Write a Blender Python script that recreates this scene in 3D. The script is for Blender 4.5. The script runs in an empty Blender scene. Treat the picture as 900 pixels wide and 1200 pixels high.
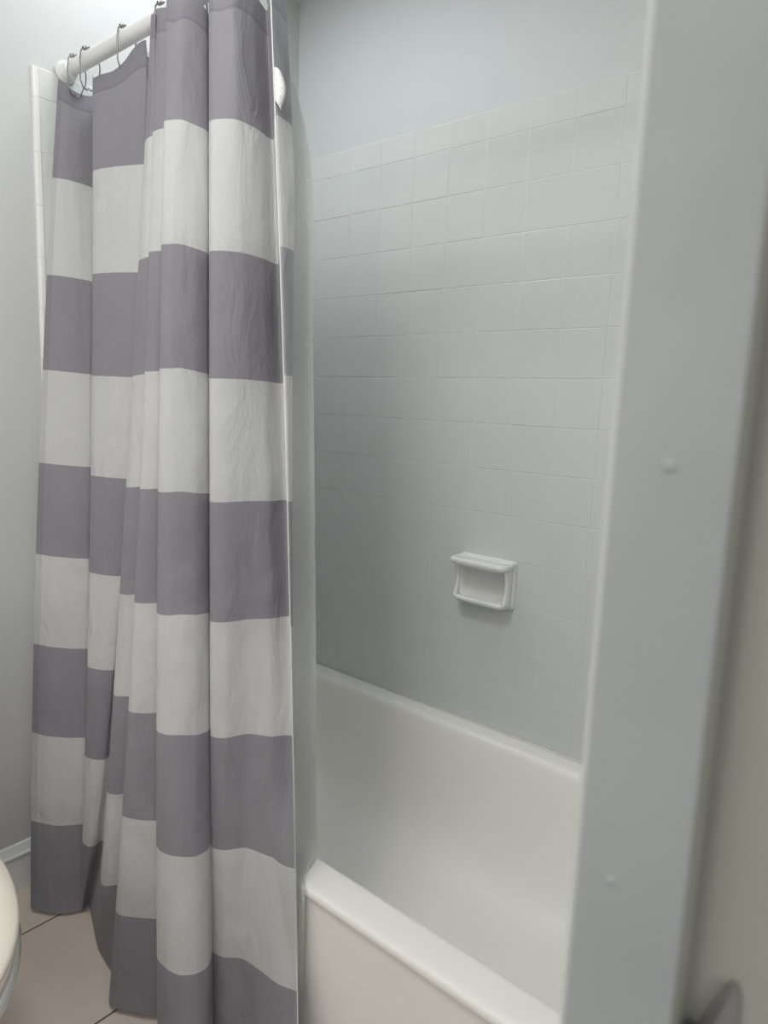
import bpy, bmesh, math, random
from mathutils import Vector, Matrix, noise
random.seed(4)
PI = math.pi
sc = bpy.context.scene
COL = sc.collection

# ------------------------------------------------------------------ camera, world, lights, exposure
ZO = 1.893                                   # height of the grout line the room was measured from
CAM = Vector((0.6315, -1.4541, ZO - 0.7126))
cam_d = bpy.data.cameras.new('camera')
cam = bpy.data.objects.new('camera', cam_d); COL.objects.link(cam)
rt = Vector((0.76014873, 0.64864253, 0.03790496))
up = -Vector((0.12958408, -0.09417779, -0.98708587))
bk = -Vector((-0.63669607, 0.75524394, -0.15564288))
cam.matrix_world = Matrix(((rt.x, up.x, bk.x, CAM.x), (rt.y, up.y, bk.y, CAM.y), (rt.z, up.z, bk.z, CAM.z), (0, 0, 0, 1)))
cam_d.sensor_fit = 'VERTICAL'; cam_d.sensor_height = 36; cam_d.sensor_width = 27
cam_d.lens = 820.6 / 1200 * 36
cam_d.clip_start = 0.02
cam_d.dof.use_dof = True
cam_d.dof.focus_distance = 1.35
cam_d.dof.aperture_fstop = 8.5
sc.camera = cam

world = bpy.data.worlds.new('world'); sc.world = world; world.use_nodes = True
bg = world.node_tree.nodes['Background']
bg.inputs[0].default_value = (0.80, 0.90, 1.0, 1); bg.inputs[1].default_value = 0.3

def area_light(name, loc, aim, size, power, color):
    d = bpy.data.lights.new(name, 'AREA'); d.shape = 'RECTANGLE'
    d.size, d.size_y = size; d.energy = power; d.color = color
    o = bpy.data.objects.new(name, d); COL.objects.link(o); o.location = loc
    o.rotation_euler = (Vector(aim) - Vector(loc)).to_track_quat('-Z', 'Y').to_euler()
    return o
# added overhead fill light for the tub rim and the room's general level
area_light('ceiling_fill', (-0.05, -1.28, 2.222), (-0.05, -1.28, 0), (0.36, 0.36), 9.4, (0.97, 1.0, 0.99))
# added soft fill over the tub, lifts the tiles behind the curtain
area_light('tub_fill', (-0.66, -0.54, 2.260), (-0.66, -0.54, 0), (0.4, 0.3), 3.4, (0.93, 1.0, 1.03))
# added fill light from the hallway side, aimed low at the curtain
area_light('hallway_fill', (2.3, -2.2, 1.7), (-0.2, -1.0, 0.5), (1.4, 1.4), 18, (1.0, 0.97, 0.935))
# added broad low fill at the wall behind the camera, no window there
area_light('front_wall_fill', (-0.15, -2.03, 0.95), (-0.15, -0.4, 0.80), (1.2, 1.1), 5.0, (1.0, 0.97, 0.94))

sc.view_settings.view_transform = 'Standard'
sc.view_settings.look = 'None'
sc.view_settings.gamma = 1.0
sc.view_settings.use_curve_mapping = False
sc.view_settings.exposure = -0.07
BULB_W = 1.0                                 # each globe of the vanity light

# ------------------------------------------------------------------ helpers
def new_mat(name, color=(0.8, 0.8, 0.8), rough=0.5, metal=0.0, spec=0.5, coat=0.0):
    m = bpy.data.materials.new(name); m.use_nodes = True
    b = m.node_tree.nodes['Principled BSDF']
    b.inputs['Base Color'].default_value = (*color, 1)
    b.inputs['Roughness'].default_value = rough
    b.inputs['Metallic'].default_value = metal
    b.inputs['Specular IOR Level'].default_value = spec
    b.inputs['Coat Weight'].default_value = coat
    return m

def add_bump(m, scale, strength, dist=0.002, detail=4, stretch=(1, 1, 1)):
    nt = m.node_tree; b = nt.nodes['Principled BSDF']
    tc = nt.nodes.new('ShaderNodeTexCoord'); mp = nt.nodes.new('ShaderNodeMapping')
    mp.inputs['Scale'].default_value = stretch
    n = nt.nodes.new('ShaderNodeTexNoise'); n.inputs['Scale'].default_value = scale; n.inputs['Detail'].default_value = detail
    bp = nt.nodes.new('ShaderNodeBump'); bp.inputs['Strength'].default_value = strength; bp.inputs['Distance'].default_value = dist
    nt.links.new(tc.outputs['Object'], mp.inputs[0]); nt.links.new(mp.outputs[0], n.inputs['Vector'])
    nt.links.new(n.outputs['Fac'], bp.inputs['Height']); nt.links.new(bp.outputs[0], b.inputs['Normal'])
    return n

def mottle(m, c1, c2, scale=3.0, detail=3):
    nt = m.node_tree; b = nt.nodes['Principled BSDF']
    tc = nt.nodes.new('ShaderNodeTexCoord')
    n = nt.nodes.new('ShaderNodeTexNoise'); n.inputs['Scale'].default_value = scale; n.inputs['Detail'].default_value = detail
    r = nt.nodes.new('ShaderNodeValToRGB')
    r.color_ramp.elements[0].position = 0.3; r.color_ramp.elements[1].position = 0.7
    r.color_ramp.elements[0].color = (*c1, 1); r.color_ramp.elements[1].color = (*c2, 1)
    nt.links.new(tc.outputs['Object'], n.inputs['Vector']); nt.links.new(n.outputs['Fac'], r.inputs[0])
    nt.links.new(r.outputs[0], b.inputs['Base Color'])

def obj(name, bm, mat, parent=None, smooth=False, kind=None, label=None, sharp=None):
    me = bpy.data.meshes.new(name); bmesh.ops.recalc_face_normals(bm, faces=bm.faces) if not bm.faces or smooth != 'keep' else None
    bm.to_mesh(me); bm.free()
    if isinstance(mat, (list, tuple)):
        for x in mat: me.materials.append(x)
    elif mat: me.materials.append(mat)
    if smooth:
        me.polygons.foreach_set('use_smooth', [True] * len(me.polygons))
        if sharp: me.set_sharp_from_angle(angle=math.radians(sharp))
    o = bpy.data.objects.new(name, me); COL.objects.link(o)
    if parent: o.parent = parent
    if kind: o['kind'] = kind
    if label: o['label'] = label
    return o

def tag(o, label, cat, group=None):
    o['label'] = label; o['category'] = cat
    if group: o['group'] = group
    return o

def thing(name, label, cat, loc=(0, 0, 0), group=None):
    o = bpy.data.objects.new(name, None); COL.objects.link(o); o.location = loc
    o.empty_display_size = 0.05
    return tag(o, label, cat, group)

def box(bm, x0, x1, y0, y1, z0, z1, bev=0.0, seg=2):
    r = bmesh.ops.create_cube(bm, size=1)
    bmesh.ops.scale(bm, vec=(x1 - x0, y1 - y0, z1 - z0), verts=r['verts'])
    bmesh.ops.translate(bm, vec=((x0 + x1) / 2, (y0 + y1) / 2, (z0 + z1) / 2), verts=r['verts'])
    if bev:
        es = list({e for v in r['verts'] for e in v.link_edges})
        bmesh.ops.bevel(bm, geom=es, offset=bev, segments=seg, affect='EDGES', profile=0.5)
    return bm

def loft(bm, loops, cap0=False, cap1=False, closed=True):
    rows = [[bm.verts.new(p) for p in lp] for lp in loops]
    n = len(rows[0])
    for a, b in zip(rows, rows[1:]):
        for i in range(n if closed else n - 1):
            j = (i + 1) % n
            bm.faces.new((a[i], a[j], b[j], b[i]))
    if cap0: bm.faces.new(rows[0])
    if cap1: bm.faces.new(rows[-1])
    return rows

def tube(bm, pts, r, n=10, caps=True, closed=False):
    pts = [Vector(p) for p in pts]; loops = []
    prev = None
    for i, p in enumerate(pts):
        if closed: t = (pts[(i + 1) % len(pts)] - pts[i - 1])
        else: t = pts[min(i + 1, len(pts) - 1)] - pts[max(i - 1, 0)]
        t.normalize()
        if prev is None:
            a = Vector((0, 0, 1)) if abs(t.z) < 0.9 else Vector((1, 0, 0))
            u = t.cross(a).normalized()
        else:
            u = (prev - t * prev.dot(t)).normalized()
        prev = u; w = t.cross(u)
        rr = r[i] if isinstance(r, (list, tuple)) else r
        loops.append([p + (u * math.cos(2 * PI * k / n) + w * math.sin(2 * PI * k / n)) * rr for k in range(n)])
    if closed: loops.append(loops[0][:])
    loft(bm, loops, caps and not closed, caps and not closed)
    return bm

def lathe(bm, prof, centre, n=32, axis='Z', caps=True):
    loops = []
    for r, h in prof:
        lp = []
        for k in range(n):
            a = 2 * PI * k / n; c, s = r * math.cos(a), r * math.sin(a)
            v = {'Z': (c, s, h), 'X': (h, c, s), 'Y': (c, h, s)}[axis]
            lp.append(Vector(v) + Vector(centre))
        loops.append(lp)
    loft(bm, loops, caps, caps)
    return bm

# ------------------------------------------------------------------ materials
M_paint = new_mat('wall_paint', (0.79, 0.80, 0.79), 0.55)
mottle(M_paint, (0.575, 0.602, 0.607), (0.60, 0.627, 0.632), 2.5); add_bump(M_paint, 90, 0.25, 0.0012, 5)
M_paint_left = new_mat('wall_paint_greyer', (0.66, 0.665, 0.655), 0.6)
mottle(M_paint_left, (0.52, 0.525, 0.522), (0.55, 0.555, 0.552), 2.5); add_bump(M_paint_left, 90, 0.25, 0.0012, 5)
M_ceil = new_mat('ceiling_paint', (0.68, 0.70, 0.70), 0.7); add_bump(M_ceil, 60, 0.3, 0.001)
M_tile = new_mat('glazed_tile', (0.66, 0.67, 0.66), 0.22, coat=0.0)
mottle(M_tile, (0.615, 0.63, 0.622), (0.635, 0.65, 0.642), 5); add_bump(M_tile, 9, 0.12, 0.002, 2)
M_grout = new_mat('grout', (0.69, 0.69, 0.68), 0.7)
M_tub = new_mat('tub_enamel', (0.88, 0.86, 0.82), 0.42); add_bump(M_tub, 5, 0.05, 0.003, 2)
M_dish = new_mat('dish_ceramic', (0.76, 0.76, 0.74), 0.18)
M_trim = new_mat('trim_enamel', (0.72, 0.73, 0.71), 0.35); add_bump(M_trim, 25, 0.15, 0.001)
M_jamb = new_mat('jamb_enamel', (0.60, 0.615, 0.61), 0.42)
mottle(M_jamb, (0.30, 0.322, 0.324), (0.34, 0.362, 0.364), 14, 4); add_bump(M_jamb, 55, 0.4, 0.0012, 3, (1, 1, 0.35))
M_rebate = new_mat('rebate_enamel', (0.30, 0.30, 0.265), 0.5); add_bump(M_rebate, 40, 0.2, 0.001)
M_edge = new_mat('jamb_edge_enamel', (0.50, 0.51, 0.50), 0.5)
M_rod = new_mat('rod_enamel', (0.80, 0.80, 0.79), 0.3)
M_steel = new_mat('hook_steel', (0.24, 0.235, 0.23), 0.35, metal=1.0)
M_floor = new_mat('floor_tile', (0.50, 0.43, 0.385), 0.32)
mottle(M_floor, (0.64, 0.54, 0.475), (0.68, 0.58, 0.52), 6); add_bump(M_floor, 12, 0.08, 0.002)
M_fgrout = new_mat('floor_grout', (0.075, 0.055, 0.05), 0.9)
M_china = new_mat('toilet_china', (0.66, 0.67, 0.64), 0.15)
M_seat = new_mat('toilet_seat', (0.80, 0.74, 0.65), 0.3)
M_caulk = new_mat('caulk', (0.66, 0.66, 0.63), 0.5); add_bump(M_caulk, 60, 0.5, 0.002)
M_strike = new_mat('strike_plate_metal', (0.13, 0.125, 0.115), 0.5, metal=0.7)
M_strike_lip = new_mat('strike_plate_worn', (0.26, 0.26, 0.25), 0.5, metal=0.6)
M_chrome = new_mat('lamp_chrome', (0.7, 0.7, 0.7), 0.15, metal=1.0)
M_globe = bpy.data.materials.new('lamp_globe'); M_globe.use_nodes = True
nt = M_globe.node_tree; b = nt.nodes['Principled BSDF']
b.inputs['Base Color'].default_value = (0.9, 0.88, 0.84, 1)
b.inputs['Emission Color'].default_value = (1.0, 0.90, 0.77, 1); b.inputs['Emission Strength'].default_value = 3

# curtain cloth: stripes run on the cloth's own length coordinate (UV y = stripe number)
def cloth_material():
    m = bpy.data.materials.new('striped_cotton'); m.use_nodes = True
    nt = m.node_tree; N = nt.nodes; L = nt.links
    b = N['Principled BSDF']; out = N['Material Output']
    uv = N.new('ShaderNodeUVMap'); sep = N.new('ShaderNodeSeparateXYZ'); L.new(uv.outputs[0], sep.inputs[0])
    def mth(op, a, c=None):
        n = N.new('ShaderNodeMath'); n.operation = op
        for i, v in enumerate((a, c)):
            if v is None: continue
            if isinstance(v, (int, float)): n.inputs[i].default_value = v
            else: L.new(v, n.inputs[i])
        return n.outputs[0]
    k = sep.outputs['Y']; u = sep.outputs['X']
    par = mth('MODULO', mth('FLOOR', k), 2)                     # 0 = grey, 1 = white
    tn = N.new('ShaderNodeTexNoise'); tn.inputs['Scale'].default_value = 7; tn.inputs['Detail'].default_value = 5
    tc = N.new('ShaderNodeTexCoord'); L.new(tc.outputs['Object'], tn.inputs['Vector'])
    def mix(f, a, c, mode='MIX'):
        n = N.new('ShaderNodeMix'); n.data_type = 'RGBA'; n.blend_type = mode
        for s, v in ((n.inputs[0], f), (n.inputs[6], a), (n.inputs[7], c)):
            if isinstance(v, (int, float)): s.default_value = v
            elif isinstance(v, tuple): s.default_value = v
            else: L.new(v, s)
        return n.outputs[2]
    turned = mth('GREATER_THAN', u, 27.05 / 28 * 1.8)
    grey = mix(tn.outputs['Fac'], (0.32, 0.306, 0.342, 1), (0.36, 0.345, 0.38, 1))
    white = mix(tn.outputs['Fac'], (0.73, 0.727, 0.72, 1), (0.79, 0.787, 0.785, 1))
    grey = mix(mth('MULTIPLY', turned, 0.55), grey, (0.56, 0.57, 0.59, 1))
    c = mix(par, grey, white)
    # weave: fine threads in both directions
    w1 = N.new('ShaderNodeTexNoise'); w1.inputs['Scale'].default_value = 1.0; w1.inputs['Detail'].default_value = 2
    mp = N.new('ShaderNodeMapping'); mp.inputs['Scale'].default_value = (260, 22, 1)
    L.new(uv.outputs[0], mp.inputs[0]); L.new(mp.outputs[0], w1.inputs['Vector'])
    w2 = N.new('ShaderNodeTexNoise'); w2.inputs['Scale'].default_value = 1.0; w2.inputs['Detail'].default_value = 2
    mp2 = N.new('ShaderNodeMapping'); mp2.inputs['Scale'].default_value = (18, 180, 1)
    L.new(uv.outputs[0], mp2.inputs[0]); L.new(mp2.outputs[0], w2.inputs['Vector'])
    weave = mth('ADD', w1.outputs['Fac'], w2.outputs['Fac'])
    c = mix(mth('MULTIPLY', weave, 0.13), c, (0.30, 0.30, 0.31, 1))
    # stitched header band and its seam
    head = mth('LESS_THAN', k, 0.19)
    seam = mth('LESS_THAN', mth('ABSOLUTE', mth('SUBTRACT', k, 0.19)), 0.012)
    c = mix(mth('MULTIPLY', head, 0.22), c, (0.10, 0.10, 0.12, 1))
    c = mix(mth('MULTIPLY', seam, 0.25), c, (0.10, 0.10, 0.12, 1))
    side = mth('LESS_THAN', u, 0.03)
    c = mix(mth('MULTIPLY', side, 0.15), c, (0.12, 0.12, 0.14, 1))
    L.new(c, b.inputs['Base Color']); b.inputs['Roughness'].default_value = 0.75
    b.inputs['Specular IOR Level'].default_value = 0.25; b.inputs['Sheen Weight'].default_value = 0.15
    wr = N.new('ShaderNodeTexNoise'); wr.inputs['Scale'].default_value = 16; wr.inputs['Detail'].default_value = 4; wr.inputs['Distortion'].default_value = 0.8
    mp3 = N.new('ShaderNodeMapping'); mp3.inputs['Rotation'].default_value = (0, 0.6, 0.3); mp3.inputs['Scale'].default_value = (1, 1, 0.45)
    L.new(tc.outputs['Object'], mp3.inputs[0]); L.new(mp3.outputs[0], wr.inputs['Vector'])
    bp = N.new('ShaderNodeBump'); bp.inputs['Strength'].default_value = 0.75; bp.inputs['Distance'].default_value = 0.012
    L.new(wr.outputs['Fac'], bp.inputs['Height'])
    bp2 = N.new('ShaderNodeBump'); bp2.inputs['Strength'].default_value = 0.25; bp2.inputs['Distance'].default_value = 0.0008
    L.new(weave, bp2.inputs['Height']); L.new(bp.outputs[0], bp2.inputs['Normal'])
    L.new(bp2.outputs[0], b.inputs['Normal'])
    tr = N.new('ShaderNodeBsdfTranslucent'); L.new(c, tr.inputs[0]); L.new(bp2.outputs[0], tr.inputs['Normal'])
    mx = N.new('ShaderNodeMixShader'); mx.inputs[0].default_value = 0.38
    L.new(b.outputs[0], mx.inputs[1]); L.new(tr.outputs[0], mx.inputs[2]); L.new(mx.outputs[0], out.inputs[0])
    return m
M_cloth = cloth_material()

def liner_material():
    m = bpy.data.materials.new('waffle_vinyl'); m.use_nodes = True
    nt = m.node_tree; N = nt.nodes; L = nt.links
    b = N['Principled BSDF']; out = N['Material Output']
    b.inputs['Base Color'].default_value = (0.72, 0.73, 0.71, 1); b.inputs['Roughness'].default_value = 0.35
    uv = N.new('ShaderNodeUVMap')
    v = N.new('ShaderNodeTexVoronoi'); v.inputs['Scale'].default_value = 190
    L.new(uv.outputs[0], v.inputs['Vector'])
    bp = N.new('ShaderNodeBump'); bp.inputs['Strength'].default_value = 0.7; bp.inputs['Distance'].default_value = 0.0018
    L.new(v.outputs['Distance'], bp.inputs['Height']); L.new(bp.outputs[0], b.inputs['Normal'])
    tr = N.new('ShaderNodeBsdfTranslucent'); tr.inputs[0].default_value = (0.72, 0.73, 0.71, 1); L.new(bp.outputs[0], tr.inputs['Normal'])
    mx = N.new('ShaderNodeMixShader'); mx.inputs[0].default_value = 0.35
    L.new(b.outputs[0], mx.inputs[1]); L.new(tr.outputs[0], mx.inputs[2])
    tp = N.new('ShaderNodeBsdfTransparent'); m2 = N.new('ShaderNodeMixShader'); m2.inputs[0].default_value = 0.15
    L.new(mx.outputs[0], m2.inputs[1]); L.new(tp.outputs[0], m2.inputs[2]); L.new(m2.outputs[0], out.inputs[0])
    return m
M_liner = liner_material()

# ------------------------------------------------------------------ room shell
XE, XN = -0.972, 0.55            # end wall by the toilet, near wall with the doorway
YF = -2.05                       # vanity wall behind the camera
ZC = 2.272
TILE = 0.108
ZT = ZO - 0.0486                 # top of the tiling
TUBZ = ZO - 1.517
struct = dict(kind='structure')
bm = bmesh.new(); box(bm, XE - 0.1, 2.6, YF - 0.9, 0.1, ZC, ZC + 0.1); obj('ceiling', bm, M_ceil, **struct)
bm = bmesh.new(); box(bm, XE - 0.1, XN + 0.11, 0.008, 0.11, 0, ZC); obj('wall_back', bm, M_paint, **struct)
bm = bmesh.new(); box(bm, XE - 0.11, XE - 0.008, YF - 0.1, 0.008, 0, ZC); obj('wall_left', bm, M_paint_left, **struct)
bm = bmesh.new(); box(bm, XE, XN + 0.11, YF - 0.1, YF, 0, ZC); obj('wall_front', bm, M_paint, **struct)
# near wall up to the doorway and its header above the opening (behind the camera)
bm = bmesh.new(); box(bm, XN, XN + 0.11, -1.234, 0.008, 0, ZC)
box(bm, XN, XN + 0.11, YF, -1.234, 2.06, ZC); obj('wall_right', bm, M_paint, **struct)

# floor: ceramic tiles with dark grout
bm = bmesh.new(); box(bm, XE - 0.1, 2.6, YF - 0.9, 0.0, -0.05, -0.0015)
fl = obj('floor', bm, M_fgrout, **struct)
bm = bmesh.new()
P = 0.3265; g = 0.0022
for i in range(-1, 11):
    for j in range(-9, 1):
        x0 = -0.8265 + (i - 1) * P; y0 = -0.06 + j * P
        x0c, x1c = max(x0 + g, XE - 0.008), min(x0 + P - g, 2.6)
        y0c, y1c = max(y0 + g, YF - 0.9), min(y0 + P - g, -0.0)
        if x1c - x0c < 0.01 or y1c - y0c < 0.01: continue
        box(bm, x0c, x1c, y0c, y1c, -0.008, 0.0, 0.0008, 1)
obj('floor_tile_surface', bm, M_floor, parent=fl)

# glazed wall tiles laid on a grout bed
def tiled(name, x_or_y, lo, hi, z_lo, z_hi, parent):
    bm = bmesh.new(); gb = bmesh.new(); G = 0.0006
    n = int(round((hi - lo) / TILE + 0.6))
    zs = [ZT] + [ZO - TILE * k for k in range(1, 15)]
    for ci in range(n):
        a0 = lo + ci * TILE if x_or_y == 'back' else hi - (ci + 1) * TILE
        a1 = a0 + TILE
        a0 = max(a0, lo); a1 = min(a1, hi)
        if a1 - a0 < 0.012: continue
        for zt, zb in zip(zs, zs[1:]):
            zb = max(zb, z_lo)
            if zt - zb < 0.01: continue
            t0 = random.uniform(-0.0002, 0.0002)
            verts0 = len(bm.verts)
            r = bmesh.ops.create_cube(bm, size=1)
            W, H, D = a1 - a0 - 2 * G, zt - zb - 2 * G, 0.008
            vs = r['verts']
            if x_or_y == 'back':
                bmesh.ops.scale(bm, vec=(W, D, H), verts=vs)
                rot = Matrix.Rotation(random.gauss(0, 0.0012), 3, 'X') @ Matrix.Rotation(random.gauss(0, 0.0012), 3, 'Z')
                bmesh.ops.rotate(bm, cent=(0, 0, 0), matrix=rot, verts=vs)
                bmesh.ops.translate(bm, vec=((a0 + a1) / 2, 0.0045 + t0, (zt + zb) / 2), verts=vs)
            else:
                bmesh.ops.scale(bm, vec=(D, W, H), verts=vs)
                rot = Matrix.Rotation(random.gauss(0, 0.0012), 3, 'Y') @ Matrix.Rotation(random.gauss(0, 0.0012), 3, 'Z')
                bmesh.ops.rotate(bm, cent=(0, 0, 0), matrix=rot, verts=vs)
                bmesh.ops.translate(bm, vec=(x_or_y - 0.0045 + t0 if x_or_y < 0 else x_or_y + 0.0045 + t0, (a0 + a1) / 2, (zt + zb) / 2), verts=vs)
            es = list({e for v in vs for e in v.link_edges})
            bmesh.ops.bevel(bm, geom=es, offset=0.0011, segments=2, affect='EDGES', profile=0.5)
    o = obj(name, bm, M_tile, parent=parent)
    return o

bm = bmesh.new(); box(bm, XE, XN, 0.0014, 0.008, TUBZ + 0.0015, ZT); bed = obj('wall_back_tiling', bm, M_grout, **struct)
tiled('glazed_tiles', 'back', XE, XN, TUBZ + 0.002, ZT, bed)
bm = bmesh.new(); box(bm, XE - 0.008, XE - 0.0014, -0.738, 0.0014, 0.0, ZT); bed2 = obj('wall_left_tiling', bm, M_grout, **struct)
tiled('glazed_tiles', XE, -0.738, 0.0, 0.0, ZT, bed2)
# bullnose strip that closes the tiling on the end wall: one rounded piece per course
bm = bmesh.new()
zs = [ZT] + [ZO - TILE * k for k in range(1, 18)]
for zt, zb in zip(zs, zs[1:]):
    prof = []
    for k in range(9):
        a = PI / 2 * k / 8
        prof.append((XE - 0.0078 + 0.0090 * math.sin(a), -0.7375 - 0.0055 * math.cos(a)))
    prof += [(XE + 0.002, -0.731), (XE - 0.0078, -0.731)]
    loft(bm, [[(x, y, z) for x, y in prof] for z in (zt - 0.0003, max(zb, 0.0) + 0.0003)], True, True)
obj('bullnose_strip', bm, M_dish, parent=bed2, smooth=True, sharp=40)
# lumpy caulk line along the top of the tiles and at the tub
bm = bmesh.new()
pts = [(XE + 0.001 + i * 0.02, 0.004, ZT + 0.001 + 0.0016 * noise.noise(Vector((i * 0.35, 2, 7)))) for i in range(77) if XE + i * 0.02 < XN]
tube(bm, pts, [0.0032 + 0.001 * noise.noise(Vector((i * 0.5, 4, 1))) for i in range(len(pts))], 8)
obj('trim_1', bm, M_caulk, smooth=True, **struct)
bm = bmesh.new()
tube(bm, [(XE + 0.002, 0.001, TUBZ + 0.001), (XN - 0.002, 0.001, TUBZ + 0.001)], 0.0030, 8)
obj('trim_2', bm, M_caulk, smooth=True, **struct)

# baseboard with a moulded top
def baseboard(name, p0, p1, nrm):
    prof = [(0, 0), (0.012, 0), (0.012, 0.084), (0.0125, 0.088), (0.0165, 0.091), (0.0165, 0.095), (0.012, 0.099), (0.008, 0.108), (0.005, 0.116), (0, 0.118)]
    bm = bmesh.new(); n = Vector(nrm)
    loft(bm, [[Vector(p) + n * a + Vector((0, 0, h)) for a, h in prof] for p in (p0, p1)], True, True)
    return obj(name, bm, M_trim, **struct)
baseboard('baseboard_left', (XE - 0.008, -0.747, 0), (XE - 0.008, YF, 0), (1, 0, 0))
baseboard('baseboard_front', (XE, YF, 0), (XN, YF, 0), (0, 1, 0))

# door frame right beside the lens: stop, rebated jamb, strike plate
bm = bmesh.new()
prof = []
def arc(cx, cy, r, a0, a1, n=6):
    return [(cx + r * math.cos(math.radians(a0 + (a1 - a0) * i / n)), cy + r * math.sin(math.radians(a0 + (a1 - a0) * i / n))) for i in range(n + 1)]
prof += arc(XN + 0.0035, -1.2565, 0.0035, 180, 270)
prof += arc(0.5845 - 0.0015, -1.2585, 0.0015, 270, 360)
prof += [(0.5845, -1.2485), (0.662, -1.2485), (0.662, -1.234), (XN, -1.234)]
rows = [0.0, 2.06]
nz = 60
loft(bm, [[(x + 0.0003 * noise.noise(Vector((3.1 * z, 1.5, 0))), y + 0.0004 * noise.noise(Vector((x * 30, z * 4, 5))), z) for x, y in prof] for z in [2.06 * i / nz for i in range(nz + 1)]], True, True)
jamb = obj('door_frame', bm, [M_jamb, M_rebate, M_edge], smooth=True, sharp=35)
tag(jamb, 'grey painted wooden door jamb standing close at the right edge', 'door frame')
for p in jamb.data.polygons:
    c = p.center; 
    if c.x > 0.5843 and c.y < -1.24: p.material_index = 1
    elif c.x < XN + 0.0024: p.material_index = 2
def bump_spot(x, z, r):
    bm = bmesh.new(); bmesh.ops.create_uvsphere(bm, u_segments=16, v_segments=8, radius=1)
    bmesh.ops.scale(bm, vec=(r, r * 0.35, r * 0.9), verts=bm.verts); bmesh.ops.translate(bm, vec=(x, -1.26, z), verts=bm.verts)
    obj('paint_blob', bm, M_jamb, parent=jamb, smooth=True)
bump_spot(0.5682, ZO - 0.727, 0.0022); bump_spot(0.5630, ZO - 0.8534, 0.0019)
# strike plate let into the rebate, its lip worn
bm = bmesh.new()
out = [(0.5885, 0.958), (0.5885, 0.992), (0.5915, 1.003), (0.5955, 1.0165), (0.5975, 1.0195), (0.5992, 1.016), (0.6000, 1.000), (0.6000, 0.958)]
loft(bm, [[(x, y, z) for x, z in out] for y in (-1.2480, -1.2500)], True, True)
sp = obj('strike_plate', bm, M_strike_lip, parent=jamb, label='dark metal strike plate')
bm = bmesh.new(); box(bm, 0.5862, 0.5906, -1.2508, -1.248, 0.955, 0.9995, 0.0008); 
tube(bm, [(0.5886, -1.2502, 0.99), (0.5915, -1.2504, 1.003), (0.5962, -1.2504, 1.0175)], [0.0015, 0.0014, 0.0008], 8)
obj('strike_lip', bm, M_strike, parent=sp, smooth=True)

# ------------------------------------------------------------------ bathtub
def rrect(x0, x1, y0, y1, r, z, n=10, zoff=None):
    pts = []
    for cx, cy, a0 in ((x1 - r, y1 - r, 0), (x0 + r, y1 - r, 90), (x0 + r, y0 + r, 180), (x1 - r, y0 + r, 270)):
        for k in range(n + 1):
            a = math.radians(a0 + 90 * k / n)
            pts.append(Vector((cx + r * math.cos(a), cy + r * math.sin(a), z)))
    # subdivide the straight runs
    res = []
    for i, p in enumerate(pts):
        res.append(p); q = pts[(i + 1) % len(pts)]
        if i % (n + 1) == n:
            for s in range(1, 8): res.append(p.lerp(q, s / 8))
    return res
TY0 = -0.716                      # front face of the tub
x0, x1, y0, y1 = XE + 0.003, XN - 0.002, TY0, 0.0075
L_ = []
Z = TUBZ
# apron from the floor up, rolled front lip, flat rim, bowl
for ins, z in ((0.010, 0.001), (0.010, 0.04), (0.006, 0.05), (0.006, Z - 0.030), (0.0052, Z - 0.022), (0.0015, Z - 0.018), (0.0, Z - 0.013), (0.0006, Z - 0.008), (0.003, Z - 0.003), (0.008, Z)):
    L_.append(rrect(x0, x1, y0 + ins, y1, 0.004 + ins * 0.2, z))
FR = 0.071                         # width of the front rim
def inner(d, z, r, dl=None, dr=None, df=None, db=None):
    return rrect(x0 + 0.05 + (dl if dl is not None else d), x1 - 0.07 - (dr if dr is not None else d), y0 + FR + (df if df is not None else d), y1 - 0.0555 - (db if db is not None else d), r, z)
L_.append(inner(-0.012, Z + 0.0006, 0.10))
L_.append(inner(-0.004, Z - 0.001, 0.105))
L_.append(inner(0.002, Z - 0.006, 0.11))
L_.append(inner(0.006, Z - 0.014, 0.115))
prof = [(0.010, 0.035), (0.015, 0.08), (0.020, 0.13), (0.027, 0.18), (0.036, 0.225), (0.049, 0.262), (0.068, 0.292), (0.094, 0.314), (0.125, 0.328), (0.165, 0.336)]
for d, h in prof:
    t = h / 0.336
    L_.append(inner(d, Z - h, 0.12 + 0.02 * t, dl=d * 1.5 + 0.03 * t, dr=d * 1.6 + 0.07 * t * t, df=d, db=d * 1.02))
L_.append(inner(0.25, Z - 0.339, 0.04, dl=0.38, dr=0.46))
bm = bmesh.new(); loft(bm, L_, False, True)
tub = obj('bathtub', bm, M_tub, smooth=True, sharp=60)
tag(tub, 'white enamelled alcove bathtub with a flat front rim below the tiled wall', 'bathtub')
md = tub.modifiers.new('sub', 'SUBSURF'); md.levels = 1; md.render_levels = 1
bm = bmesh.new(); lathe(bm, [(0.001, 0.004), (0.024, 0.004), (0.028, 0.001), (0.028, 0)], (-0.42, -0.36, Z - 0.338), 24)
obj('drain', bm, M_chrome, parent=tub, smooth=True)

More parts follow.
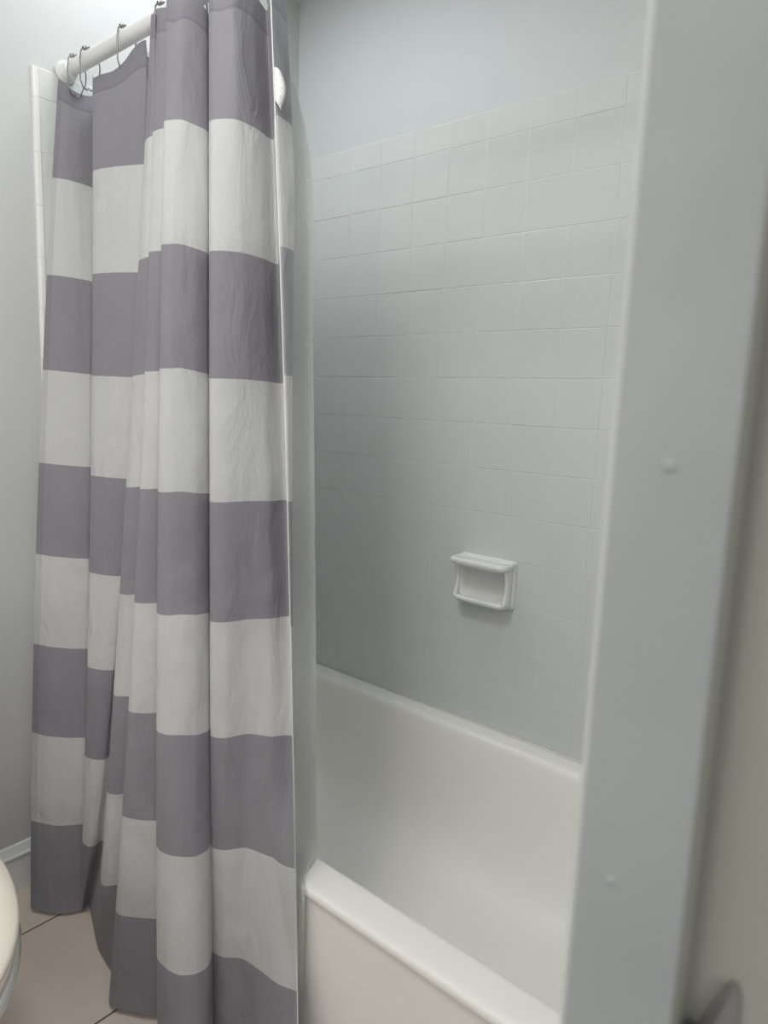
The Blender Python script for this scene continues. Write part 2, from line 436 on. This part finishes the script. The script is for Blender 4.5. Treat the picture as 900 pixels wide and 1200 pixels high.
# ------------------------------------------------------------------ ceramic soap dish set on the tiling
SX0, SX1, SZ0, SZ1 = -0.331, -0.172, ZO - 1.197, ZO - 1.077
sd = thing('soap_dish', 'white ceramic soap dish with a grab lip fixed on the tiled wall', 'soap dish', ((SX0 + SX1) / 2, 0.0, SZ0))
cx = (SX0 + SX1) / 2; cz = (SZ0 + SZ1) / 2
def wloop(w, h, y, r, xo=0, zo=0, n=7):
    pts = []
    for sx, sz, a0 in ((1, 1, 0), (-1, 1, 90), (-1, -1, 180), (1, -1, 270)):
        for k in range(n + 1):
            a = math.radians(a0 + 90 * k / n)
            pts.append(Vector((xo + sx * (w / 2 - r) + r * math.cos(a), y, zo + sz * (h / 2 - r) + r * math.sin(a) + h * 0)))
    return pts
W, H = SX1 - SX0, SZ1 - SZ0
bm = bmesh.new()
# flange on the wall, then a frame standing out of it, then the hollow
loops = [wloop(W, H, 0.004, 0.010), wloop(W, H, -0.004, 0.010), wloop(W - 0.004, H - 0.004, -0.008, 0.012), wloop(W - 0.012, H - 0.010, -0.013, 0.014),
         wloop(W - 0.018, H - 0.016, -0.022, 0.018), wloop(W - 0.024, H - 0.022, -0.0265, 0.020), wloop(W - 0.034, H - 0.032, -0.0265, 0.019),
         wloop(W - 0.042, H - 0.040, -0.021, 0.018), wloop(W - 0.048, H - 0.048, -0.006, 0.016), wloop(W - 0.060, H - 0.062, -0.0045, 0.012)]
loft(bm, [[p + Vector((0, 0, H / 2)) for p in lp] for lp in loops], True, True)
obj('dish_body', bm, M_dish, parent=sd, smooth=True)
# top shelf with a raised rounded rim standing out from the wall
def shelf(name, w_back, w_front, depth, z_top, thick, rim, lab=None):
    bm = bmesh.new()
    def outline(ins, z, n=8):
        r = 0.020
        wb, wf = w_back / 2 - ins, w_front / 2 - ins
        d = depth - ins
        pts = [Vector((-wb, 0.0, z)), Vector((-wb, -0.012, z))]
        for k in range(n + 1):
            a = PI / 2 * k / n
            pts.append(Vector((-(wf - r) - r * math.cos(a), -(d - r) - r * math.sin(a), z)))
        for k in range(n + 1):
            a = PI / 2 * (1 - k / n)
            pts.append(Vector(((wf - r) + r * math.cos(a), -(d - r) - r * math.sin(a), z)))
        pts += [Vector((wb, -0.012, z)), Vector((wb, 0.0, z))]
        return pts
    t = thick
    lps = [outline(0.016, z_top - t), outline(0.006, z_top - t * 0.9), outline(0.001, z_top - t * 0.55), outline(0.0, z_top - t * 0.35), outline(0.002, z_top - t * 0.1), outline(0.006, z_top),
           outline(0.010, z_top - 0.001), outline(0.014, z_top - rim), outline(0.030, z_top - rim)]
    loft(bm, lps, True, True)
    o = obj(name, bm, M_dish, parent=sd, smooth=True, sharp=70, label=lab)
    md = o.modifiers.new('sub', 'SUBSURF'); md.levels = 1; md.render_levels = 1
    return o
shelf('grab_lip', W + 0.004, W + 0.004, 0.066, H - 0.003, 0.021, 0.0035)
shelf('soap_tray', W - 0.004, W - 0.008, 0.050, 0.020, 0.017, 0.005)
# curved cheeks joining tray and lip
for s in (-1, 1):
    bm = bmesh.new()
    lps = []
    for k in range(11):
        t = k / 10; z = 0.012 + (H - 0.026) * t
        dep = 0.034 + 0.014 * (abs(2 * t - 1) ** 2.2)
        x = s * (W / 2 - 0.010)
        lps.append([Vector((x - 0.006, 0, z)), Vector((x - 0.006, -dep + 0.004, z)), Vector((x - 0.002, -dep, z)), Vector((x + 0.003, -dep, z)), Vector((x + 0.0065, -dep + 0.004, z)), Vector((x + 0.0065, 0, z))])
    loft(bm, lps, True, True)
    o = obj('cheek', bm, M_dish, parent=sd, smooth=True)
    md = o.modifiers.new('sub', 'SUBSURF'); md.levels = 1; md.render_levels = 1

# ------------------------------------------------------------------ curtain rod
RY, RZ = -0.672, ZO - 0.040
rod = thing('curtain_rod', 'white round curtain rod reaching out from the tiled end wall', 'curtain rod', (XE, RY, RZ))
L = XN - XE
bm = bmesh.new(); lathe(bm, [(0.0125, 0.02), (0.0125, L - 0.004)], (0, 0, 0), 32, 'X'); obj('inner_tube', bm, M_rod, parent=rod, smooth=True, sharp=50)
bm = bmesh.new(); lathe(bm, [(0.0135, 0.047), (0.0148, 0.048), (0.0148, L - 0.35), (0.0135, L - 0.349)], (0, 0, 0), 32, 'X'); obj('outer_tube', bm, M_rod, parent=rod, smooth=True, sharp=50)
for h0, s in ((0.002, 1), (L - 0.002, -1)):
    bm = bmesh.new(); lathe(bm, [(0.0225, h0), (0.0225, h0 + s * 0.004), (0.021, h0 + s * 0.008), (0.018, h0 + s * 0.016), (0.0165, h0 + s * 0.030), (0.0125, h0 + s * 0.031)], (0, 0, 0), 32, 'X')
    obj('end_cap', bm, M_rod, parent=rod, smooth=True, sharp=50)

# ------------------------------------------------------------------ hanging curtain
PIT = 0.2008
TR = {
  'c1L': (-0.9309, 0.0329, 0.0244, -0.7843, -0.0779, 0.0033, 0.0226),
  'c1R': (-0.8448, 0.0718, -0.0214, -0.7133, -0.0757, 0.0086, 0.0164),
  'c2L': (-0.7491, 0.0246, -0.0415, -0.7575, -0.0533, 0.0113, 0.0116),
  'c2R': (-0.6688, -0.0411, -0.0310, -0.7257, -0.0647, -0.0073, 0.0103),
  'c3L': (-0.5620, -0.0326, -0.0185, -0.7895, -0.0581, 0.0055, 0.0098),
  'c3R': (-0.5216, -0.0322, -0.0301, -0.7843, -0.0424, 0.0061, 0.0139),
  'c4L': (-0.4695, 0.0111, -0.0495, -0.8143, -0.0691, 0.0169, 0.0171),
  'c4R': (-0.4393, 0.0393, -0.0167, -0.7945, -0.0467, 0.0184, 0.0188),
  'c5L': (-0.3895, 0.0742, -0.0241, -0.8245, -0.0670, 0.0237, 0.0214),
  'c5M': (-0.3509, 0.1032, -0.0031, -0.8040, -0.0765, 0.0031, 0.0236),
  'c5R': (-0.3471, 0.1044, 0.0050, -0.7543, -0.0745, -0.0023, 0.0170),
  'c6L': (-0.3220, 0.0479, -0.0162, -0.7680, -0.0325, 0.0124, 0.0086),
  'c6M': (-0.2857, 0.0585, 0.0093, -0.7192, -0.0305, -0.0280, 0.0096),
  'c6R': (-0.2648, 0.1382, 0.0570, -0.6472, -0.0713, -0.0630, 0.0067),
  'c7L': (-0.1978, 0.1114, 0.0117, -0.7044, -0.0495, -0.0191, 0.0172),
  'c7R': (-0.1976, 0.1122, 0.0102, -0.6971, -0.0781, 0.0050, 0.0169),
}
def track(n, k):
    p = TR[n]; t = (k - 4.5) / 4.5
    return Vector((p[0] + p[1] * t + p[2] * t * t, p[3] + p[4] * t + p[5] * t * t, 1.600 + p[6] - PIT * (k - 1)))
HEM = {'c2L': (-0.045, 0.030), 'c2R': (-0.060, 0.020), 'c3L': (-0.055, 0.035)}
_track = track
def track(n, k):
    v = _track(n, k)
    if n in HEM and k > 7.9:
        f = ((k - 7.9) / 1.1) ** 1.6; v.x += HEM[n][0] * f; v.y += HEM[n][1] * f
    if n == 'c7R' and k < 1.6: v.x -= 0.028 * (1 - k / 1.6) ** 1.3
    return v
def away(v):
    d = Vector((v.x - CAM.x, v.y - CAM.y, 0)); return d.normalized()
def side(v):
    d = away(v); return Vector((-d.y, d.x, 0)) * -1        # towards the right of the fold
def controls(k):
    """plan-view control points of the pleats at stripe coordinate k, far edge first"""
    P = {n: track(n, k) for n in TR}
    def mid(a, b, f, bulge):
        v = P[a].lerp(P[b], f); return v - away(v) * bulge
    def valley(a, b, deep, lat):
        v = P[a].lerp(P[b], 0.5); f = max((P[a], P[b]), key=lambda q: (q - CAM).length)
        v = f + away(f) * deep + side(f) * lat; v.z = (P[a].z + P[b].z) / 2; return v
    return [P['c1L'], mid('c1L', 'c1R', 0.3, 0.012), mid('c1L', 'c1R', 0.68, 0.010), P['c1R'],
            valley('c1R', 'c2L', 0.006, 0.018), P['c2L'], mid('c2L', 'c2R', 0.35, 0.014), mid('c2L', 'c2R', 0.7, 0.010), P['c2R'],
            valley('c2R', 'c3L', 0.008, 0.016), P['c3L'], P['c3R'],
            valley('c3R', 'c4L', 0.012, 0.012), P['c4L'], P['c4R'],
            valley('c4R', 'c5L', 0.014, 0.016), P['c5L'], mid('c5L', 'c5M', 0.42, 0.005 + 0.0012 * k), P['c5M'], mid('c5M', 'c5R', 0.55, 0.003 + 0.0010 * k), P['c5R'],
            valley('c5R', 'c6L', 0.030, 0.006), P['c6L'], mid('c6L', 'c6M', 0.4, 0.010), P['c6M'], mid('c6M', 'c6R', 0.55, 0.006), P['c6R'],
            P['c7L'], P['c7R']]
def catmull(p, s):
    n = len(p) - 1; i = min(int(s), n - 1); t = s - i
    a, b, c, d = p[max(i - 1, 0)], p[i], p[i + 1], p[min(i + 2, n)]
    # tension keeps the pleats from overshooting
    m1 = (c - a) * 0.38; m2 = (d - b) * 0.38
    t2, t3 = t * t, t * t * t
    return b * (2 * t3 - 3 * t2 + 1) + m1 * (t3 - 2 * t2 + t) + c * (-2 * t3 + 3 * t2) + m2 * (t3 - t2)
def smooth(a, b, x):
    t = min(1, max(0, (x - a) / (b - a))); return t * t * (3 - 2 * t)
NC = 28; SUB = 9; NR = 150
bm = bmesh.new(); uvl = bm.loops.layers.uv.new('UVMap')
grid = []; sagS = [0.0, 3, 5, 8, 11, 14, 18, 24, 26]
for r in range(NR + 1):
    k = 9.0 * r / NR
    cp = controls(k); row = []
    for c in range(NC * SUB + 1):
        s = c / SUB
        v = catmull(cp, s)
        # creases: small diagonal wrinkles, stronger low down
        w = noise.noise(Vector((v.x * 9 + v.z * 3.5, v.y * 9, v.z * 5.0 + v.x * 4)))
        w2 = noise.noise(Vector((v.x * 26 + v.z * 17, v.y * 22, v.z * 15 - v.x * 8)))
        amp = 0.55 + 0.75 * smooth(2, 8, k)
        v = v + away(v) * (0.0052 * w + 0.0022 * w2) * amp
        # the top edge sags between the hooks
        top = max(0.0, 1 - k / 0.9)
        if s < 3.2: dz = -0.016 * math.sin(PI * min(1, s / 3.2))
        elif 5 <= s <= 8: f = (s - 5) / 3; dz = -0.020 + 0.042 * smooth(0.35, 0.95, f)
        else: dz = 0.006 * math.sin(s * 2.1)
        v.z += dz * top * top
        # the hem crumples a little near the floor
        v.z += 0.005 * noise.noise(Vector((s * 0.9, 3.3, 0))) * smooth(7.5, 9, k)
        v.z = max(v.z, 0.004 + 0.001 * math.sin(s))
        # outside the tub below the rim
        lim = -0.7285 - 0.004 * smooth(0.40, 0.2, v.z)
        if v.z < 0.52 and v.y > lim and v.x > XE:
            v.y += (lim - v.y) * smooth(0.52, 0.40, v.z)
        v.x = max(v.x, XE + 0.006)
        row.append(bm.verts.new(v))
    grid.append(row)
for r in range(NR):
    for c in range(NC * SUB):
        f = bm.faces.new((grid[r][c], grid[r][c + 1], grid[r + 1][c + 1], grid[r + 1][c]))
        for lp, (cc, rr) in zip(f.loops, ((c, r), (c + 1, r), (c + 1, r + 1), (c, r + 1))):
            lp[uvl].uv = (cc / (NC * SUB) * 1.8 * 1.0, 9.0 * rr / NR)
curtain = obj('shower_curtain', bm, M_cloth, smooth=True)
tag(curtain, 'grey and white striped fabric shower curtain bunched along the white rod', 'shower curtain')
# stitched edge cord of the near hem
def edge_pts(col, r0, r1, off=0.0012):
    me = curtain.data; W_ = NC * SUB + 1
    return [me.vertices[r * W_ + col].co - away(me.vertices[r * W_ + col].co) * off for r in range(r0, r1, 2)]
M_thread = new_mat('hem_thread', (0.74, 0.74, 0.72), 0.7)
bm = bmesh.new(); tube(bm, edge_pts(27 * SUB, 1, NR, 0.0004), 0.0011, 6)
obj('edge_hem', bm, M_thread, parent=curtain, smooth=True, label='white stitched edge')
# care tag sewn to the near edge, printed with fine lines
M_tag = new_mat('care_tag_satin', (0.80, 0.80, 0.78), 0.45)
nt = M_tag.node_tree; b = nt.nodes['Principled BSDF']
uvn = nt.nodes.new('ShaderNodeUVMap'); sp_ = nt.nodes.new('ShaderNodeSeparateXYZ'); nt.links.new(uvn.outputs[0], sp_.inputs[0])
wv = nt.nodes.new('ShaderNodeTexNoise'); wv.inputs['Scale'].default_value = 1; wv.inputs['Detail'].default_value = 3
mpn = nt.nodes.new('ShaderNodeMapping'); mpn.inputs['Scale'].default_value = (9, 22, 1); nt.links.new(uvn.outputs[0], mpn.inputs[0]); nt.links.new(mpn.outputs[0], wv.inputs['Vector'])
rp = nt.nodes.new('ShaderNodeValToRGB'); rp.color_ramp.elements[0].position = 0.40; rp.color_ramp.elements[1].position = 0.48
rp.color_ramp.elements[0].color = (0.55, 0.55, 0.55, 1); rp.color_ramp.elements[1].color = (0.80, 0.80, 0.78, 1)
nt.links.new(wv.outputs['Fac'], rp.inputs[0]); nt.links.new(rp.outputs[0], b.inputs['Base Color'])
bm = bmesh.new(); uvl = bm.loops.layers.uv.new('UVMap')
base = track('c7L', 0.62); rows = []
for i in range(11):
    t = i / 10; row = []
    z = base.z - 0.006 - 0.050 * t
    e = track('c7L', 1 - (z - 1.6 - TR['c7L'][6]) / PIT)
    for j in range(6):
        s = j / 5
        wd = (0.011 + 0.008 * math.sin(PI * min(1, t * 1.1)) ) * s
        p = Vector((e.x, e.y, z)) - away(e) * (0.003 + 0.004 * math.sin(PI * s) ) + side(e) * wd + Vector((0, 0, -0.010 * s * (0.4 + t)))
        row.append(bm.verts.new(p))
    rows.append(row)
for i in range(10):
    for j in range(5):
        f = bm.faces.new((rows[i][j], rows[i][j + 1], rows[i + 1][j + 1], rows[i + 1][j]))
        for lp, (a, c) in zip(f.loops, ((j, i), (j + 1, i), (j + 1, i + 1), (j, i + 1))): lp[uvl].uv = (a / 5, c / 10)
tg = obj('care_tag', bm, M_tag, parent=curtain, smooth=True, label='small white printed care tag')
md = tg.modifiers.new('s', 'SOLIDIFY'); md.thickness = 0.0005

# ------------------------------------------------------------------ translucent liner behind the curtain
LE = [(1.828, -0.347, -0.655), (1.799, -0.344, -0.635), (1.704, -0.328, -0.60), (1.646, -0.312, -0.59), (1.59, -0.300, -0.585), (1.504, -0.283, -0.59), (1.278, -0.268, -0.60), (0.986, -0.239, -0.615),
      (0.687, -0.209, -0.63), (0.461, -0.180, -0.645), (0.392, -0.168, -0.652), (0.3795, -0.150, -0.700), (0.3755, -0.1275, -0.7185), (0.360, -0.1262, -0.7215), (0.255, -0.125, -0.7225), (0.125, -0.125, -0.7225), (0.075, -0.125, -0.7225)]
LE = [(z, x, y) for z, x, y in LE]
bm = bmesh.new(); uvl = bm.loops.layers.uv.new('UVMap')
path = [Vector((x, y, z)) for z, x, y in LE]
dense = []
for i in range(len(path) - 1):
    n = max(2, int((path[i] - path[i + 1]).length / 0.02))
    for j in range(n): dense.append(path[i].lerp(path[i + 1], j / n))
dense.append(path[-1])
cum = [0]
for a, c in zip(dense, dense[1:]): cum.append(cum[-1] + (a - c).length)
NL = 110; rows = []
for p, l in zip(dense, cum):
    row = []
    for c in range(NL + 1):
        s = c / NL
        x = p.x + (XE + 0.02 - p.x) * s
        fade = smooth(0.40, 0.75, p.z)
        amp = 0.012 * fade
        y = p.y + amp * (math.cos(s * 36 + 0.4 * math.sin(p.z * 3)) - 1) * -0.5 * -1 + amp * 0.5
        y += 0.07 * smooth(0.5, 0.85, s) * smooth(1.45, 1.70, p.z)
        z = p.z
        if z > 1.79: z -= 0.010 * (0.5 - 0.5 * math.cos(s * 44))
        if p.z > 0.385: z = max(z, TUBZ + 0.004)
        row.append(bm.verts.new((x, y, z)))
    rows.append(row)
for i in range(len(rows) - 1):
    for c in range(NL):
        f = bm.faces.new((rows[i][c], rows[i][c + 1], rows[i + 1][c + 1], rows[i + 1][c]))
        for lp, (a, d) in zip(f.loops, ((c, i), (c + 1, i), (c + 1, i + 1), (c, i + 1))): lp[uvl].uv = (a / NL * 1.1, cum[d])
liner = obj('curtain_liner', bm, M_liner, smooth=True)
tag(liner, 'translucent dimpled vinyl liner hanging behind the striped curtain, over the tub rim', 'curtain liner')

# ------------------------------------------------------------------ wire roller hooks
def make_hook():
    t = thing('curtain_hook', '', 'curtain hook')
    R = 0.0205
    # wire loop: over the rod, down the room side, bent up again and down the tub side
    pts = []
    for k in range(13):
        a = math.radians(128 - 76 * k / 12); pts.append((0, -R * math.cos(a) * -1, R * math.sin(a)))
    right = [(0.0, R * 0.80, 0.010), (0.001, R * 0.98, 0.0), (0.002, R * 1.02, -0.014), (0.003, R * 0.90, -0.030), (0.002, R * 0.55, -0.044), (0.001, R * 0.35, -0.056), (0, R * 0.1, -0.060), (0, -R * 0.25, -0.056)]
    left = [(0, -R * 0.25, -0.061), (0, -R * 0.70, -0.058), (-0.001, -R * 0.95, -0.045), (-0.001, -R * 0.93, -0.025), (0, -R * 0.98, -0.005), (0, -R * 0.85, 0.010)]
    top = [(0, -R * math.cos(math.radians(a)), R * math.sin(math.radians(a)) ) for a in range(38, 143, 8)]
    allp = left + top + right
    bm = bmesh.new(); tube(bm, allp, 0.0014, 8); obj('wire', bm, M_steel, parent=t, smooth=True)
    for a in (58, 76, 94, 112):
        bm = bmesh.new(); bmesh.ops.create_uvsphere(bm, u_segments=12, v_segments=8, radius=0.0043)
        bmesh.ops.translate(bm, vec=(0, -R * math.cos(math.radians(a)), R * math.sin(math.radians(a))), verts=bm.verts)
        obj('roller_ball', bm, M_steel, parent=t, smooth=True)
    return t
def dup(root, loc):
    r = root.copy(); COL.objects.link(r); r.location = loc
    for ch in list(root.children):
        c = ch.copy(); COL.objects.link(c); c.parent = r
    return r
hook0 = make_hook(); hook0.location = (-0.922, RY, RZ - 0.001)
HL = ['steel roller hook on the rod nearest the end wall', 'second steel roller hook out from the end wall, beside the hook nearest it',
      'lone steel roller hook at mid-length of the bare stretch of rod', 'steel roller hook on the rod where the bunched pleats begin',
      'steel roller hook above the widest tall pleat at the top edge']
hooks = [hook0] + [dup(hook0, (x, RY, RZ - 0.001)) for x in (-0.866, -0.722, -0.590, -0.492)]
for i, h in enumerate(hooks):
    h['label'] = HL[i]; h['category'] = 'curtain hook'; h['group'] = 'roller hooks on the curtain rod'
    h.rotation_euler = (0, 0, [0.12, -0.05, 0.1, -0.1, 0.05][i])

# ------------------------------------------------------------------ toilet at the left edge
TX, TYC = XE, -1.238
toi = thing('toilet', 'white toilet with closed lid beside the striped curtain, its front edge in view', 'toilet', (TX + 0.4, TYC, 0))
def egg(xb, xf, hw, z, n=48, pw=2.0):
    """plan outline of a bowl: straight back at xb, round nose at xf"""
    xc = xf - 0.335 * (hw / 0.195)
    pts = []
    for k in range(n):
        a = 2 * PI * k / n; c, s = math.cos(a), math.sin(a)
        if c >= 0: x = xc + (xf - xc) * c; y = hw * s
        else: x = xc + (xc - xb) * c * 0.999; y = hw * math.copysign(abs(s) ** 0.75, s)
        pts.append(Vector((x - (TX + 0.4), y, z)))
    return pts
def eggs(spec): return [egg(*a) for a in spec]
bm = bmesh.new()
loft(bm, eggs([(-0.72, -0.40, 0.115, 0.0), (-0.72, -0.405, 0.112, 0.03), (-0.71, -0.43, 0.105, 0.09), (-0.72, -0.40, 0.115, 0.16), (-0.74, -0.325, 0.145, 0.24), (-0.76, -0.250, 0.180, 0.31), (-0.775, -0.220, 0.192, 0.350), (-0.78, -0.214, 0.1965, 0.368), (-0.78, -0.218, 0.194, 0.380)]), True, True)
bowl = obj('bowl', bm, M_china, parent=toi, smooth=True, sharp=60)
bm = bmesh.new(); loft(bm, eggs([(-0.755, -0.226, 0.188, 0.382), (-0.757, -0.221, 0.192, 0.385), (-0.757, -0.220, 0.193, 0.395), (-0.755, -0.225, 0.189, 0.399)]), True, True)
obj('seat', bm, M_seat, parent=toi, smooth=True, sharp=60)
bm = bmesh.new(); loft(bm, eggs([(-0.752, -0.225, 0.189, 0.4005), (-0.755, -0.218, 0.195, 0.404), (-0.755, -0.217, 0.196, 0.411), (-0.752, -0.222, 0.191, 0.4165), (-0.74, -0.245, 0.172, 0.4185), (-0.70, -0.30, 0.12, 0.420)]), True, True)
obj('lid', bm, M_seat, parent=toi, smooth=True, sharp=75)
tx = TX - (TX + 0.4)
bm = bmesh.new(); box(bm, tx + 0.014, tx + 0.20, -0.22, 0.20, 0.385, 0.72, 0.018, 4); obj('tank', bm, M_china, parent=toi, smooth=True, sharp=50)
bm = bmesh.new(); box(bm, tx + 0.010, tx + 0.208, -0.228, 0.208, 0.7205, 0.755, 0.012, 4); obj('tank_lid', bm, M_china, parent=toi, smooth=True, sharp=50)
bm = bmesh.new(); box(bm, tx + 0.10, tx + 0.30, -0.10, 0.10, 0.24, 0.386, 0.03, 4); obj('tank_foot', bm, M_china, parent=toi, smooth=True, sharp=50)
bm = bmesh.new(); tube(bm, [(tx + 0.20, 0.14, 0.66), (tx + 0.222, 0.14, 0.66), (tx + 0.226, 0.11, 0.658), (tx + 0.226, 0.07, 0.652)], [0.008, 0.008, 0.006, 0.006], 12)
obj('flush_lever', bm, M_chrome, parent=toi, smooth=True)

# ------------------------------------------------------------------ vanity light bar on the wall behind the camera
van = thing('vanity_light', 'chrome vanity light bar with three glowing globes on the wall behind', 'lamp', (0.13, YF, 2.02))
bm = bmesh.new(); box(bm, -0.33, 0.33, 0.001, 0.03, -0.055, 0.055, 0.006); obj('backplate', bm, M_chrome, parent=van, smooth=True, sharp=40)
for dx in (-0.235, 0.0, 0.235):
    bm = bmesh.new(); lathe(bm, [(0.026, 0.029), (0.026, 0.045), (0.02, 0.056), (0.018, 0.06)], (dx, 0, 0), 24, 'Y'); obj('socket', bm, M_chrome, parent=van, smooth=True, sharp=40)
    bm = bmesh.new(); bmesh.ops.create_uvsphere(bm, u_segments=24, v_segments=16, radius=0.04); bmesh.ops.translate(bm, vec=(dx, 0.095, 0), verts=bm.verts)
    g_ = obj('globe', bm, M_globe, parent=van, smooth=True)
    d = bpy.data.lights.new('globe_light', 'POINT'); d.energy = BULB_W * (7.0 if dx > 0.1 else 0.8); d.color = (1.0, 0.89, 0.78); d.shadow_soft_size = 0.035
    o = bpy.data.objects.new('globe_light', d); COL.objects.link(o); o.parent = van; o.location = (dx, 0.19, 0)

# ------------------------------------------------------------------ added fixtures (above the frame) that dress the two ceiling fill lights
M_diff = new_mat('fill_diffuser', (0.85, 0.85, 0.83), 0.5)
bdf = M_diff.node_tree.nodes['Principled BSDF']
bdf.inputs['Emission Color'].default_value = (1, 1, 0.98, 1); bdf.inputs['Emission Strength'].default_value = 1.5
for label, (lx, ly), (w, d), depth in (('added square white fill light fixture in the middle of the bathroom ceiling', (-0.05, -1.28), (0.40, 0.40), 0.044),
                                       ('added slim white fill light panel above the bathtub', (-0.66, -0.54), (0.44, 0.34), 0.008)):
    cl = thing('fill_fixture', label, 'lamp', (lx, ly, ZC))
    bm = bmesh.new(); box(bm, -w / 2, w / 2, -d / 2, d / 2, -depth, -0.0005, min(0.006, depth * 0.3)); obj('fill_fixture_frame', bm, M_rod, parent=cl, smooth=True, sharp=40)
    bm = bmesh.new(); box(bm, -w / 2 + 0.02, w / 2 - 0.02, -d / 2 + 0.02, d / 2 - 0.02, -depth - 0.001, -depth + 0.003, 0.0008); obj('diffuser', bm, M_diff, parent=cl)
